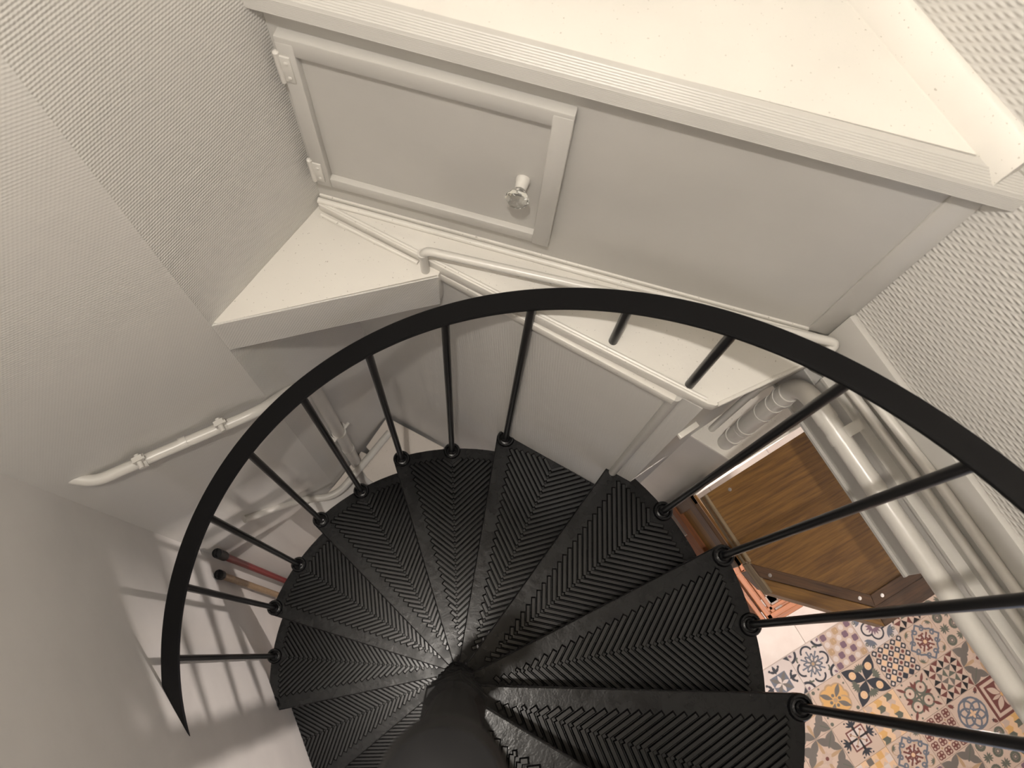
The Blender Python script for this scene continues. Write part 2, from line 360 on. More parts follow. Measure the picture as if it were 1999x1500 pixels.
class Design:
    """a printed tile: flat coloured shapes on a bevelled tile, unit square -1..1"""
    def __init__(s, ground='cream'):
        s.ground = ground; s.sh = []
    def poly(s, pts, c): s.sh.append((list(pts), c)); return s
    def disc(s, x, y, r, c, n=16, ry=None, a=0):
        ry = ry or r
        return s.poly([(x + r * cos(2 * pi * k / n) * cos(a) - ry * sin(2 * pi * k / n) * sin(a), y + r * cos(2 * pi * k / n) * sin(a) + ry * sin(2 * pi * k / n) * cos(a)) for k in range(n)], c)
    def lens(s, p0, p1, wd, c, n=7):
        (x0, y0), (x1, y1) = p0, p1; dx, dy = x1 - x0, y1 - y0; l = math.hypot(dx, dy); nx, ny = -dy / l, dx / l
        a = [(x0 + dx * k / n + nx * wd * sin(pi * k / n), y0 + dy * k / n + ny * wd * sin(pi * k / n)) for k in range(n + 1)]
        b_ = [(x0 + dx * k / n - nx * wd * sin(pi * k / n), y0 + dy * k / n - ny * wd * sin(pi * k / n)) for k in range(n - 1, 0, -1)]
        return s.poly(a + b_, c)
    def line(s, pts, wd, c):
        for (x0, y0), (x1, y1) in zip(pts, pts[1:]):
            l = math.hypot(x1 - x0, y1 - y0)
            if l < 1e-6: continue
            wd_ = wd; wd = wd * 1.4
            nx, ny = -(y1 - y0) / l * wd, (x1 - x0) / l * wd; ex, ey = (x1 - x0) / l * wd * .6, (y1 - y0) / l * wd * .6
            s.poly([(x0 - ex + nx, y0 - ey + ny), (x0 - ex - nx, y0 - ey - ny), (x1 + ex - nx, y1 + ey - ny), (x1 + ex + nx, y1 + ey + ny)], c); wd = wd_
        return s
    def arc(s, x, y, r, a0, a1, wd, c, n=10): return s.line([(x + r * cos(R(a0 + (a1 - a0) * k / n)), y + r * sin(R(a0 + (a1 - a0) * k / n))) for k in range(n + 1)], wd, c)
    def scroll(s, x, y, r, a0, turn, wd, c):
        return s.line([(x + r * (1 - .8 * k / 12) * cos(R(a0 + turn * k / 12)), y + r * (1 - .8 * k / 12) * sin(R(a0 + turn * k / 12))) for k in range(13)], wd, c)
    def rot(s, fn, n=4, off=0):
        """draw fn(sub-design) n times round the centre"""
        d = Design(); fn(d)
        for k in range(n):
            a = R(off) + 2 * pi * k / n
            for pts, c in d.sh: s.sh.append(([(x * cos(a) - y * sin(a), x * sin(a) + y * cos(a)) for x, y in pts], c))
        return s
    def fan(s, x, y, a, sz, c, n=5):
        for k in range(n):
            b_ = a + R(-64 + 128 * k / (n - 1)); s.lens((x, y), (x + sz * cos(b_), y + sz * sin(b_)), sz * .15, c, 4)
        return s
    def mesh(s, name):
        h = TS / 2 - .0009; bm = bmesh.new(); box(bm, -h, h, -h, h, -.012, 0)
        cols = [s.ground] + sorted({c for _, c in s.sh}); lim = h - .0015
        for i, (pts, c) in enumerate(s.sh):
            z = .00012 + .00000065 * 60 * (i % 8) / 8 + .00002 * (i // 8)
            P = [(x * lim, y * lim) for x, y in pts]
            for ax, sg in ((0, 1), (0, -1), (1, 1), (1, -1)):      # clip to the tile
                o_ = []
                for k in range(len(P)):
                    a, b_ = P[k], P[(k + 1) % len(P)]; da, db = lim - sg * a[ax], lim - sg * b_[ax]
                    if da >= 0: o_.append(a)
                    if da * db < 0:
                        tt = da / (da - db); o_.append((a[0] + (b_[0] - a[0]) * tt, a[1] + (b_[1] - a[1]) * tt))
                P = o_
                if len(P) < 3: break
            if len(P) < 3: continue
            ar = sum(P[k][0] * P[(k + 1) % len(P)][1] - P[(k + 1) % len(P)][0] * P[k][1] for k in range(len(P)))
            if ar < 0: P = P[::-1]
            if abs(ar) < 1e-9: continue
            f = bm.faces.new([bm.verts.new((x, y, z)) for x, y in P]); f.material_index = cols.index(c)
        me = D.meshes.new(name); bm.to_mesh(me); bm.free()
        for c in cols: me.materials.append(MATS['tile_' + c])
        return me

def d_petal():
    d = Design('cream')
    def f(q):
        q.lens((0, 0), (.98, .98), .33, 'slate', 12).disc(.53, .53, .20, 'peach').disc(.53, .53, .13, 'ochre', 12).disc(.53, .53, .11, 'peach', 12)
        q.fan(.52, 0, 0, .40, 'green', 7).disc(.50, 0, .06, 'green', 8)
    return d.rot(f, 4)
def d_snow():
    d = Design('pale')
    def rim(q):
        q.arc(1.0, 1.0, .42, 180, 270, .045, 'slate').arc(.62, 0, .32, -80, 80, .035, 'slate').arc(.50, .55, .16, 20, 110, .03, 'green').lens((.82, .82), (.98, .98), .07, 'mauve', 4)
    def arm(q):
        q.line([(.10, 0), (.62, 0)], .028, 'blue').line([(.30, 0), (.46, .16)], .026, 'blue').line([(.30, 0), (.46, -.16)], .026, 'blue').disc(.64, 0, .055, 'blue', 8)
        q.disc(.47, .17, .04, 'slate', 6).disc(.47, -.17, .04, 'slate', 6).arc(.20, .10, .09, 90, 330, .018, 'grey', 6)
    return d.rot(rim, 4).rot(arm, 8).disc(0, 0, .09, 'tan', 10)
def d_quatre():
    d = Design('fawn')
    for i in range(5):
        for j in range(5):
            x, y = -.8 + .4 * i, -.8 + .4 * j
            if (i + j) % 2 == 0:
                c = 'mauve' if (i + 2 * j) % 3 != 1 else 'tan'
                for a in range(4): d.disc(x + .085 * cos(a * pi / 2 + pi / 4), y + .085 * sin(a * pi / 2 + pi / 4), .115, c, 10)
                if c == 'tan': d.disc(x, y, .08, 'peach', 8)
            else: d.disc(x, y, .15, 'pale', 12)
    return d
def d_clover():
    d = Design('pale')
    d.rot(lambda q: q.disc(.40, 0, .38, 'slate', 20)).rot(lambda q: q.disc(.40, 0, .29, 'pale', 18)).disc(0, 0, .33, 'pale', 12)
    d.rot(lambda q: q.fan(.12, 0, 0, .38, 'mauve', 5), 4)
    return d.rot(lambda q: q.fan(.55, .55, R(45), .42, 'blue', 7).scroll(.62, .88, .10, 0, 300, .02, 'green').scroll(.88, .62, .10, 90, -300, .02, 'green'))
def d_squares():
    d = Design('cream'); st = .30; r2 = .7071
    def sq(x, y, h, c): d.poly([(x - h * 2 * r2, y), (x, y - h * 2 * r2), (x + h * 2 * r2, y), (x, y + h * 2 * r2)], c)
    for i in range(-5, 6):
        for j in range(-5, 6):
            x, y = (i - j) * st * r2, (i + j) * st * r2
            if abs(x) > .98 or abs(y) > .98: continue
            if (i + j) % 2 == 0: sq(x, y, .142, 'slate'); d.disc(x, y, .074, 'pale', 12)
            elif i % 2 == 0: d.disc(x, y, .095, 'maroon', 10)
            else: sq(x, y, .125, 'peach')
    return d
def d_ogee(c1='blue', c2='maroon'):
    d = Design('cream')
    d.rot(lambda q: q.disc(.62, .62, .30, 'tan', 14).disc(.62, .62, .26, 'cream', 14))
    def f(q):
        q.line([(.16 + .0, .80), (.30, .62), (.44, .52), (.62, .44), (.80, .16)], .035, c1).scroll(.20, .66, .17, 60, -330, .03, c1).scroll(.66, .20, .17, 30, 330, .03, c1)
        q.line([(0, .95), (.16, .80)], .035, c1).line([(.95, 0), (.80, .16)], .035, c1)
        q.fan(.80, .80, R(225), .22, 'green', 5)
    d.rot(f)
    d.poly([(-.30, -.30), (.30, -.30), (.30, .30), (-.30, .30)], 'pale')
    return d.rot(lambda q: q.line([(.06, .06), (.36, .36)], .035, c2).line([(.10, 0), (.40, 0)], .045, c2).disc(.40, .12, .06, c2, 8).disc(.40, -.12, .06, c2, 8).disc(.22, .10, .05, c2, 8)).disc(0, 0, .11, 'peach', 12)
def d_star():
    d = Design('cream'); g = .5
    for i in range(4):
        for j in range(4):
            x0, y0 = -1 + i * g, -1 + j * g; cx_, cy_ = x0 + g / 2, y0 + g / 2
            inner = i in (1, 2) and j in (1, 2)
            cs = ('green', 'grey') if inner else (('maroon', 'black') if (i + j) % 2 else ('black', 'maroon'))
            q = [(x0, y0), (x0 + g, y0), (x0 + g, y0 + g), (x0, y0 + g)]
            k = (i + j) % 2
            d.poly([q[0 + k], q[1 + k], (cx_, cy_)], cs[0]).poly([q[2 + k], q[(3 + k) % 4], (cx_, cy_)], cs[1])
    return d
def d_corner_leaf():
    d = Design('cream')
    def f(q):
        q.lens((1, 0), (.42, .62), .20, 'grey', 6).lens((0, 1), (.62, .42), .20, 'grey', 6).lens((1, 1), (.35, .35), .26, 'grey', 7).line([(.98, .98), (.45, .45)], .02, 'green')
        q.lens((0, 0), (.95, 0), .09, 'tan', 6)
    return d.rot(f).rot(lambda q: q.lens((0, 0), (.34, .12), .10, 'fawn', 5), 8).disc(0, 0, .10, 'maroon', 10)
def d_yellow():
    d = Design('cream')
    d.rot(lambda q: q.disc(.34, .34, .42, 'tan', 18).disc(.56, 0, .30, 'tan', 14)).rot(lambda q: q.disc(.34, .34, .34, 'ochre', 16).disc(.54, 0, .22, 'ochre', 14)).poly([(-.4, -.4), (.4, -.4), (.4, .4), (-.4, .4)], 'ochre')
    d.rot(lambda q: q.lens((.10, .10), (.62, .62), .13, 'grey', 8).disc(.26, 0, .09, 'grey', 8))
    return d.disc(0, 0, .12, 'tan', 10).rot(lambda q: q.disc(.86, .86, .10, 'green', 8).disc(.88, .5, .06, 'green', 6))
def d_hound():
    d = Design('peach')
    for i in range(6):
        for j in range(6):
            x, y = -1 + i / 3, -1 + j / 3; g = 1 / 3
            c = ('green', 'ochre', 'fawn')[(i + j) % 3]
            if (i + 2 * j) % 2 == 0: d.poly([(x, y), (x + g, y), (x + g * 1.4, y + g * .4), (x + g, y + g), (x + g * .6, y + g * 1.4), (x, y + g), (x + g * .3, y + g * .5)], c)
    return d
def d_fleur():
    d = Design('cream')
    def f(q):
        q.lens((.30, 0), (.86, 0), .09, 'maroon', 6).lens((.42, 0), (.74, .26), .07, 'maroon', 5).lens((.42, 0), (.74, -.26), .07, 'maroon', 5).line([(.10, 0), (.40, 0)], .04, 'green')
        q.arc(.36, .36, .30, 0, 360, .035, 'green', 14).disc(.36, .36, .07, 'maroon', 8).lens((.5, .5), (.9, .9), .08, 'maroon', 5).disc(.92, .5, .06, 'green', 6).disc(.5, .92, .06, 'green', 6)
    return d.rot(f).disc(0, 0, .10, 'green', 8)
def d_diamond():
    d = Design('pale')
    d.poly([(-.48, -.48), (.48, -.48), (.48, .48), (-.48, .48)], 'blue')
    d.rot(lambda q: q.lens((0, 0), (.46, .46), .10, 'grey', 5).lens((0, 0), (.44, 0), .09, 'pale', 5))
    return d.rot(lambda q: q.lens((.50, 0), (.98, 0), .09, 'slate', 6).lens((.58, 0), (.78, .30), .07, 'slate', 5).lens((.58, 0), (.78, -.30), .07, 'slate', 5).disc(.80, .28, .07, 'slate', 8).disc(.80, -.28, .07, 'slate', 8).poly([(1, 1), (.72, 1), (1, .72)], 'slate'))
def d_cross():
    d = Design('cream')
    for a, b_ in ((.52, 'maroon'), (.44, 'pale')): d.poly([(-a, -a), (a, -a), (a, a), (-a, a)], b_)
    d.rot(lambda q: q.line([(0, 0), (.36, .36)], .018, 'tan').disc(.33, .27, .05, 'maroon', 6).disc(.27, .33, .05, 'maroon', 6).line([(.10, 0), (.40, 0)], .035, 'black').line([(.46, 0), (.60, 0)], .05, 'black'))
    return d.rot(lambda q: q.lens((.56, 0), (.99, 0), .07, 'slate', 5).fan(.60, 0, 0, .38, 'slate', 5).disc(.9, .3, .05, 'slate', 6).disc(.9, -.3, .05, 'slate', 6)).disc(0, 0, .06, 'maroon', 8)
def d_knot():
    d = Design('cream')
    for k in range(6): 
        a = k * pi / 3; d.arc(.38 * cos(a), .38 * sin(a), .42, 0, 360, .036, 'blue', 18)
    d.arc(0, 0, .80, 0, 360, .03, 'blue', 20)
    d.poly([(-.22, -.22), (.22, -.22), (.22, .22), (-.22, .22)], 'blue')
    return d.rot(lambda q: q.lens((0, 0), (.24, 0), .075, 'peach', 5).lens((.72, .72), (.98, .98), .10, 'maroon', 5).fan(.8, .8, R(225), .14, 'slate', 3))
def d_lattice():
    d = Design('cream')
    for i in range(4):
        for j in range(4):
            x, y = -.75 + .5 * i, -.75 + .5 * j
            for a in range(4): d.arc(x + .11 * cos(a * pi / 2 + pi / 4), y + .11 * sin(a * pi / 2 + pi / 4), .105, 0, 360, .02, 'maroon', 9)
            for a in range(4): d.lens((x, y), (x + .12 * cos(a * pi / 2), y + .12 * sin(a * pi / 2)), .03, 'maroon', 4)
            if i < 3 and j < 3: d.disc(x + .25, y + .25, .06, 'peach' if (i + j) % 2 else 'tan', 6)
    return d
def d_dark():
    d = Design('maroon')
    d.poly([(-.88, -.88), (.88, -.88), (.88, .88), (-.88, .88)], 'cream').poly([(-.72, -.72), (.72, -.72), (.72, .72), (-.72, .72)], 'maroon')
    return d.rot(lambda q: q.lens((.06, .06), (.60, .60), .16, 'cream', 7).lens((.05, 0), (.66, 0), .09, 'fawn', 5)).disc(0, 0, .10, 'ochre', 8)
def d_circles():
    d = Design('cream')
    for i in range(3):
        for j in range(3):
            x, y = -.66 + .66 * i, -.66 + .66 * j
            if (i + j) % 2 == 0: d.arc(x, y, .22, 0, 360, .05, 'green', 14).arc(x, y, .10, 0, 360, .03, 'grey', 8)
            else: d.fan(x, y, 0, .3, 'green', 5).fan(x, y, pi, .3, 'green', 5)
    return d
def d_checks():
    d = Design('peach'); n = 6; g = 2 / n
    for i in range(n):
        for j in range(n):
            x, y = -1 + i * g, -1 + j * g
            c = ('grey', 'ochre', 'pale')[(i * 2 + j) % 3] if (i + j) % 2 else None
            if c: d.poly([(x, y), (x + g, y), (x + g, y + g), (x, y + g)], c)
            else: d.poly([(x, y), (x + g, y), (x + g / 2, y + g / 2)], 'cream')
    return d
DES = {k: f().mesh('tile_' + k) for k, f in dict(petal=d_petal, snow=d_snow, quatre=d_quatre, clover=d_clover, squares=d_squares, ogee=d_ogee, star=d_star, leaf=d_corner_leaf,
       yellow=d_yellow, hound=d_hound, fleur=d_fleur, diamond=d_diamond, cross=d_cross, knot=d_knot, lattice=d_lattice, dark=d_dark, circles=d_circles, checks=d_checks).items()}
TILEMAP = {(-2, -1): 'diamond', (-1, -1): 'snow', (0, -1): 'quatre', (1, -1): 'clover', (2, -1): 'star', (3, -1): 'circles',
           (-2, 0): 'leaf', (-1, 0): 'yellow', (0, 0): 'petal', (1, 0): 'squares', (2, 0): 'ogee', (3, 0): 'circles', (4, 0): 'leaf',
           (-2, 1): 'leaf', (-1, 1): 'cross', (0, 1): 'hound', (1, 1): 'fleur', (2, 1): 'star', (3, 1): 'leaf', (4, 1): 'dark',
           (-2, 2): 'snow', (-1, 2): 'checks', (0, 2): 'ogee', (1, 2): 'lattice', (2, 2): 'knot', (3, 2): 'dark', (4, 2): 'petal',
           (-1, 3): 'squares', (0, 3): 'quatre', (1, 3): 'leaf', (2, 3): 'circles', (3, 3): 'hound', (4, 3): 'fleur'}
keys = list(DES); 
for i in range(-5, 8):
    for j in range(-1, 6):
        k = TILEMAP.get((i, j)) or keys[(i * 5 + j * 7) % len(keys)]
        o = D.objects.new('tile', DES[k]); col.objects.link(o); o.parent = floor
        p = T0 + tex * TS * (i + .5) + tey * TS * (j + .5)
        o.matrix_local = Matrix.Translation(p) @ Matrix.Rotation(-pi / 2 * ((i * 3 + j) % 4 if (i, j) not in TILEMAP else 0) + TA, 4, 'Z')
sm = None; SS = .40
for i in range(-5, 4):
    for j in range(0, 4):
        if sm is None:
            o = obj('stone_tile', bbox(-SS / 2 + .0012, SS / 2 - .0012, -SS / 2 + .0012, SS / 2 - .0012, -.012, 0, .001, 1), 'stone_tile', floor); sm = o.data
        else: o = D.objects.new('stone_tile', sm); col.objects.link(o); o.parent = floor
        p = T0 + tex * (SS * (i + .32)) - tey * (TS + .002 + SS * (j + .5)); o.matrix_local = Matrix.Translation(p) @ Matrix.Rotation(TA, 4, 'Z')

# ------------------------------------------------------------------ spiral staircase
PH0, DPH, RISE, RB, RAILZ = R(174.51), R(27.5175), .2, .6704, 1.0447
stair = empty('spiral_staircase', (0, 0, FLOOR))
tag(stair, 'black cast-iron spiral staircase with herringbone treads and a flat curved handrail', 'staircase')
SM = Matrix.Translation((0, 0, -FLOOR))
half = DPH / 2; RT = .678; NB = R(2.2)
def tread_outline():
    pts = [(.034, .016), (.034, -.016)]
    for k in range(11):
        a = -half - R(2.5) + (2 * half + R(2.5) + NB) * k / 10; pts.append((RT * cos(a), RT * sin(a)))
    return pts
def tread_bm():
    bm = bmesh.new(); prism(bm, tread_outline(), -.026, 0); bevel(bm, .003, 2); return bm
def ridge_bm():
    bm = bmesh.new(); al = R(50)
    # front (nose) side is +y: leave a smooth band there; also leave a rim outside
    fa = half + NB; nx, ny = -sin(fa), cos(fa)              # normal of the front edge line
    ba = -half - R(2.5); mx, my = sin(ba), -cos(ba)
    n = 0
    x = .03
    while x < RT - .05:
        for sg in (1, -1):
            dx, dy = cos(al), sin(al) * sg; t0, t1 = .0, 2.0
            # clip to front band / back edge / outer arc
            if sg > 0:
                den = dx * nx + dy * ny; lim = -(.026 + .024 * x / RT)
                if den > 0: t1 = min(t1, (lim - (x * nx)) / den)
            else:
                den = dx * mx + dy * my
                if den > 0: t1 = min(t1, (-.012 - x * mx) / den)
            RR = RT - .032; bq = x * dx; cq = x * x - RR * RR; disc = bq * bq - cq
            if disc > 0: t1 = min(t1, -bq + math.sqrt(disc))
            rmin = .075; 
            cq = x * x - rmin * rmin
            if cq < 0: t0 = max(t0, -bq + math.sqrt(bq * bq - cq))
            if t1 - t0 < .008: continue
            p0 = Vector((x + dx * t0, dy * t0, 0)); p1 = Vector((x + dx * t1, dy * t1, 0)); nn = Vector((-dy, dx, 0))
            wv, wt, h = .0059, .0036, .0052
            r0 = [p0 + nn * wv, p0 + nn * wt + Vector((dx * .002, dy * .002, h)), p0 - nn * wt + Vector((dx * .002, dy * .002, h)), p0 - nn * wv]
            r1 = [p1 + nn * wv, p1 + nn * wt + Vector((-dx * .004, -dy * .004, h)), p1 - nn * wt + Vector((-dx * .004, -dy * .004, h)), p1 - nn * wv]
            a = [bm.verts.new(q) for q in r0]; b_ = [bm.verts.new(q) for q in r1]
            for i in range(3): bm.faces.new((a[i], a[i + 1], b_[i + 1], b_[i]))
            bm.faces.new(a[::-1]); bm.faces.new(b_)
        x += .0168
    return bm
def socket_bm():
    bm = bmesh.new(); lathe(bm, [(.022, -.034), (.0265, -.028), (.0265, .001), (.0235, .006), (.0190, .006), (.0170, .001), (.0130, .002), (.0125, .010), (.009, .013)], 22); return bm
def hub_bm():
    bm = bmesh.new()
    lathe(bm, [(.040, -.176), (.043, -.172), (.043, -.160), (.039, -.150), (.039, -.03), (.043, -.022), (.043, .006), (.040, .010)], 6); return bm
tr0 = None
for k in range(-4, 11):
    am = PH0 - DPH * k
    M = SM @ Matrix.Translation((0, 0, RISE * k)) @ Matrix.Rotation(am, 4, 'Z')
    if tr0 is None:
        tr = obj('tread', tread_bm(), 'black_iron', stair, False, M); tr0 = tr
        rd = obj('ridges', ridge_bm(), 'black_ridge', tr); 
        hb = obj('hub', hub_bm(), 'satin_black', tr, False); hb.matrix_local = Matrix.Rotation(R(0), 4, 'Z')
        sk = obj('baluster_socket', socket_bm(), 'black_iron', tr, True, Matrix.Translation((RB * cos(half), RB * sin(half), 0)))
        sk2 = sk.copy(); col.objects.link(sk2); sk2.parent = tr; sk2.matrix_local = Matrix.Translation((RB, 0, 0)); base_ch = [rd, hb, sk, sk2]
    else:
        tr = tr0.copy(); col.objects.link(tr); tr.parent = stair; tr.matrix_local = M
        for c_ in base_ch:
            if (k == 4 and c_ is sk2) or (k == 5 and c_ is sk): continue
            q = c_.copy(); col.objects.link(q); q.parent = tr; q.matrix_basis = c_.matrix_basis.copy()
# fixed hub orientation handled by tread rotation
bm = bmesh.new(); lathe(bm, [(.036, FLOOR), (.036, 2.03), (.028, 2.05), (.027, 2.53)], 20)
obj('column', bm, 'satin_black', stair, False, SM)
bm = bmesh.new(); lathe(bm, [(.027, 2.49), (.034, 2.50), (.035, 2.535), (.031, 2.552), (.018, 2.562), (.002, 2.565)], 24)
obj('column_cap', bm, 'satin_black', stair, True, SM)
bm = bmesh.new(); lathe(bm, [(.11, FLOOR), (.11, FLOOR + .015), (.06, FLOOR + .05), (.05, FLOOR + .10)], 24)
obj('column_base', bm, 'black_iron', stair, True, SM)
bal_cache = {}
for i in range(-1, 20):
    u = i / 2; a = PH0 - DPH * u; k = (i + 1) // 2
    z0 = RISE * k - .01; z1 = RAILZ + RISE * u
    if i in (8, 9): z0 = LEDGE - .01
    if i == -1: continue
    h = round(z1 - z0, 4)
    if h not in bal_cache:
        bm = bmesh.new(); cyl(bm, (0, 0, 0), (0, 0, h), .0088, 14); o = obj('baluster', bm, 'gloss_black', stair, True); bal_cache[h] = o.data
    else: o = D.objects.new('baluster', bal_cache[h]); col.objects.link(o); o.parent = stair
    o.matrix_local = SM @ Matrix.Translation((RB * cos(a), RB * sin(a), z0))
bm = bmesh.new(); rings = []
u = -.75
while u <= 9.6:
    a = PH0 - DPH * u; zc = RAILZ + RISE * u
    ring = []
    for r_, z_ in ((.6505, -.004), (.6490, -.0015), (.6490, .0045), (.6515, .0075), (.6885, .0075), (.6910, .0045), (.6910, -.0015), (.6895, -.004)):
        ring.append(bm.verts.new((r_ * cos(a), r_ * sin(a), zc + z_)))
    rings.append(ring); u += .05
for i in range(len(rings) - 1):
    for k in range(8): bm.faces.new((rings[i][k], rings[i][(k + 1) % 8], rings[i + 1][(k + 1) % 8], rings[i + 1][k]))
bm.faces.new(rings[0]); bm.faces.new(rings[-1][::-1])
obj('handrail', bm, 'satin_black', stair, True, SM)

# ------------------------------------------------------------------ cupboard door
door = empty('cupboard_door'); door.matrix_world = MP @ Matrix.Translation((0, 0, 1.76))
tag(door, 'small cream cupboard door with a raised frame and a glass knob', 'cupboard door')
DM = Matrix.Translation((0, 0, -1.76))
ds0, ds1, dz0, dz1 = .016, .4535, 1.757, 2.116
def part(name, bm, mat, parent, smooth=True, M=None): return obj(name, bm, mat, parent, smooth, DM if M is None else M)
part('panel', bbox(ds0 + .02, ds1 - .02, -.007, .0005, dz0 + .02, dz1 - .02), 'smooth_paint', door, False)
part('top_rail', bbox(ds0, ds1 - .0, -.019, -.0005, dz1 - .034, dz1, .0025), 'smooth_paint', door)
part('bottom_rail', bbox(ds0 + .026, ds1 - .030, -.0185, -.0005, dz0, dz0 + .026, .0025), 'smooth_paint', door)
part('stile', bbox(ds0, ds0 + .027, -.020, -.0005, dz0, dz1 - .010, .0025), 'smooth_paint', door)
part('stile', bbox(ds1 - .031, ds1, -.020, -.0005, dz0 - .002, dz1 - .008, .0025), 'smooth_paint', door)
for zc in (2.055, 1.800):
    bm = bbox(ds0 + .001, ds0 + .018, -.0225, -.019, zc - .026, zc + .026, .001)
    hg = part('hinge', bm, 'pipe_paint', door)
    bm = bmesh.new(); cyl(bm, (ds0 - .002, -.0205, zc - .029), (ds0 - .002, -.0205, zc + .029), .0046, 12); lathe(bm, [(.002, -.031), (.005, -.029), (.005, .031), (.002, .034)], 10, Matrix.Translation((ds0 - .002, -.0205, zc)))
    obj('hinge_pin', bm, 'pipe_paint', hg, True)
    for q in (-.016, .014):
        bm = bmesh.new(); lathe(bm, [(.0035, 0), (.0035, .001), (.002, .002)], 10, Matrix.Translation((ds0 + .0105, -.0225, zc + q)) @ Matrix.Rotation(R(90), 4, 'X'))
        obj('screw', bm, 'pipe_paint', hg, True)
kx, kz = .391, 1.922; KM = Matrix.Translation((kx, -.007, kz)) @ Matrix.Rotation(R(90), 4, 'X')
bm = bmesh.new(); lathe(bm, [(.0125, 0), (.0125, .004), (.011, .006), (.0105, .014), (.0095, .016), (.0095, .021)], 18, KM); kn = part('knob', bm, 'pipe_paint', door)
bm = bmesh.new(); lathe(bm, [(.008, .020), (.009, .023), (.007, .026)], 8, KM); obj('collar', bm, 'steel', kn, False)
bm = bmesh.new(); lathe(bm, [(.010, .024), (.0195, .034), (.0200, .041), (.0130, .048), (.006, .049)], 8, KM); obj('glass_grip', bm, 'glass', kn, False)

# ------------------------------------------------------------------ pipes
def pipe(name, pts, r, label, mat='pipe_paint', rad=.03, n=16, group=None):
    root = empty(name, pts[0]); tag(root, label, 'pipe', group)
    bm = bmesh.new(); tube(bm, [Vector(p) - Vector(pts[0]) for p in smooth_path(pts, rad)], r, n); obj('tube', bm, mat, root, True)
    return root
def ring(root, p0, p1, r, name, mat='pipe_paint', bev=True):
    o = Vector(root.location); a, b_ = Vector(p0) - o, Vector(p1) - o; d = (b_ - a)
    bm = bmesh.new(); e = d.normalized() * min(.0012, d.length * .2)
    tube(bm, [a, a + e * .01, a + e, b_ - e, b_ - e * .01, b_], lambda t_: r - .0012 if t_ < .05 or t_ > .95 else r, 18)
    return obj(name, bm, mat, root, True)
lp = pipe('ledge_pipe', [(-.060, .757, LOW_LEDGE - .005), (-.063, .762, 1.731), (.700, .584, 1.722), (.660, .566, 1.690), (.634, .580, 1.47), (.628, .575, 1.14)], .0084,
          'thin cream pipe running along the ledge below the cupboard door and down past its end', 'pipe_paint', .022, 14)
ring(lp, (-.0625, .7615, 1.712), (-.0628, .7618, 1.720),   .0105, 'fitting'); ring(lp, (.6335, .580, 1.50), (.6345, .580, 1.44), .0105, 'fitting')
# pipe on the left wall
MA2, LA2 = wall_frame(B, S)
q = lambda s, e, z: MA2 @ Vector((s, -e, z))
wpipe = pipe('wall_pipe', [q(.045, -.01, 1.305), q(.085, .018, 1.292), q(.19, .022, 1.286), q(.37, .024, 1.258), q(.455, .030, 1.258), (-.405, .695, 1.16), (-.380, .720, 1.06)], .0128, 'stout cream pipe clamped across the left wall', 'pipe_paint', .05, 18)
for s in (.185, .365):
    zc = 1.286 - (s - .19) * .13; a, b_ = q(s - .010, .0225, zc + .001), q(s + .010, .0225, zc - .001)
    cl = ring(wpipe, a, b_, .0162, 'clamp')
    bm = bmesh.new(); o0 = Vector(wpipe.location); dn = (b_ - a).normalized()
    c0 = q(s, .024, zc + .021) - o0
    box(bm, -.011, .011, -.006, .006, -.010, .010, 0, Matrix.Translation(c0) @ MA2.to_quaternion().to_matrix().to_4x4())
    cyl(bm, q(s, .012, zc + .022) - o0, q(s, .046, zc + .022) - o0, .0058, 10); cyl(bm, q(s - .012, .026, zc + .025) - o0, q(s + .015, .026, zc + .026) - o0, .0042, 10)
    obj('clamp_bolt', bm, 'pipe_paint', cl, True)
ring(wpipe, q(.268, .0228, 1.2762), q(.284, .0230, 1.2742), .0142, 'coupling')
# vertical pipe in the corner under the ledge
vp = pipe('corner_pipe', [(-.372, .716, .20), (-.376, .722, .9), (-.377, .723, 1.10)], .0185, 'upright cream pipe with a bolted bracket under the triangular ledge', 'pipe_paint', .03, 18)
c = Vector((-.374, .719, .645))
cl = ring(vp, c - Vector((0, 0, .008)), c + Vector((0, 0, .008)), .0222, 'bracket')
MA1, LA1 = wall_frame(S, K); bm = bmesh.new(); rm = MA1.to_quaternion().to_matrix().to_4x4(); o0 = Vector(vp.location)
for sg in (-1, 1):
    box(bm, -.004, .004, -.004, .030, -.007, .007, 0, Matrix.Translation(c - o0 + rm @ Vector((sg * .027, 0, 0))) @ rm)
    cyl(bm, c - o0 + rm @ Vector((sg * .021, -.004, 0)), c - o0 + rm @ Vector((sg * .042, -.004, 0)), .0055, 10)
obj('bracket_bolt', bm, 'pipe_paint', cl, True)
ring(vp, (-.3735, .718, .43), (-.3735, .718, .46), .0207, 'coupling')
low = pipe('floor_pipe', [(-.255, .825, .268), (-.282, .789, .268), (-.417, .614, .268), (-.462, .588, .27), (-.552, .578, .285), (-.700, .488, .43)], .0128, 'cream pipe lying on the white cover board under the stair', 'pipe_paint', .04, 16)
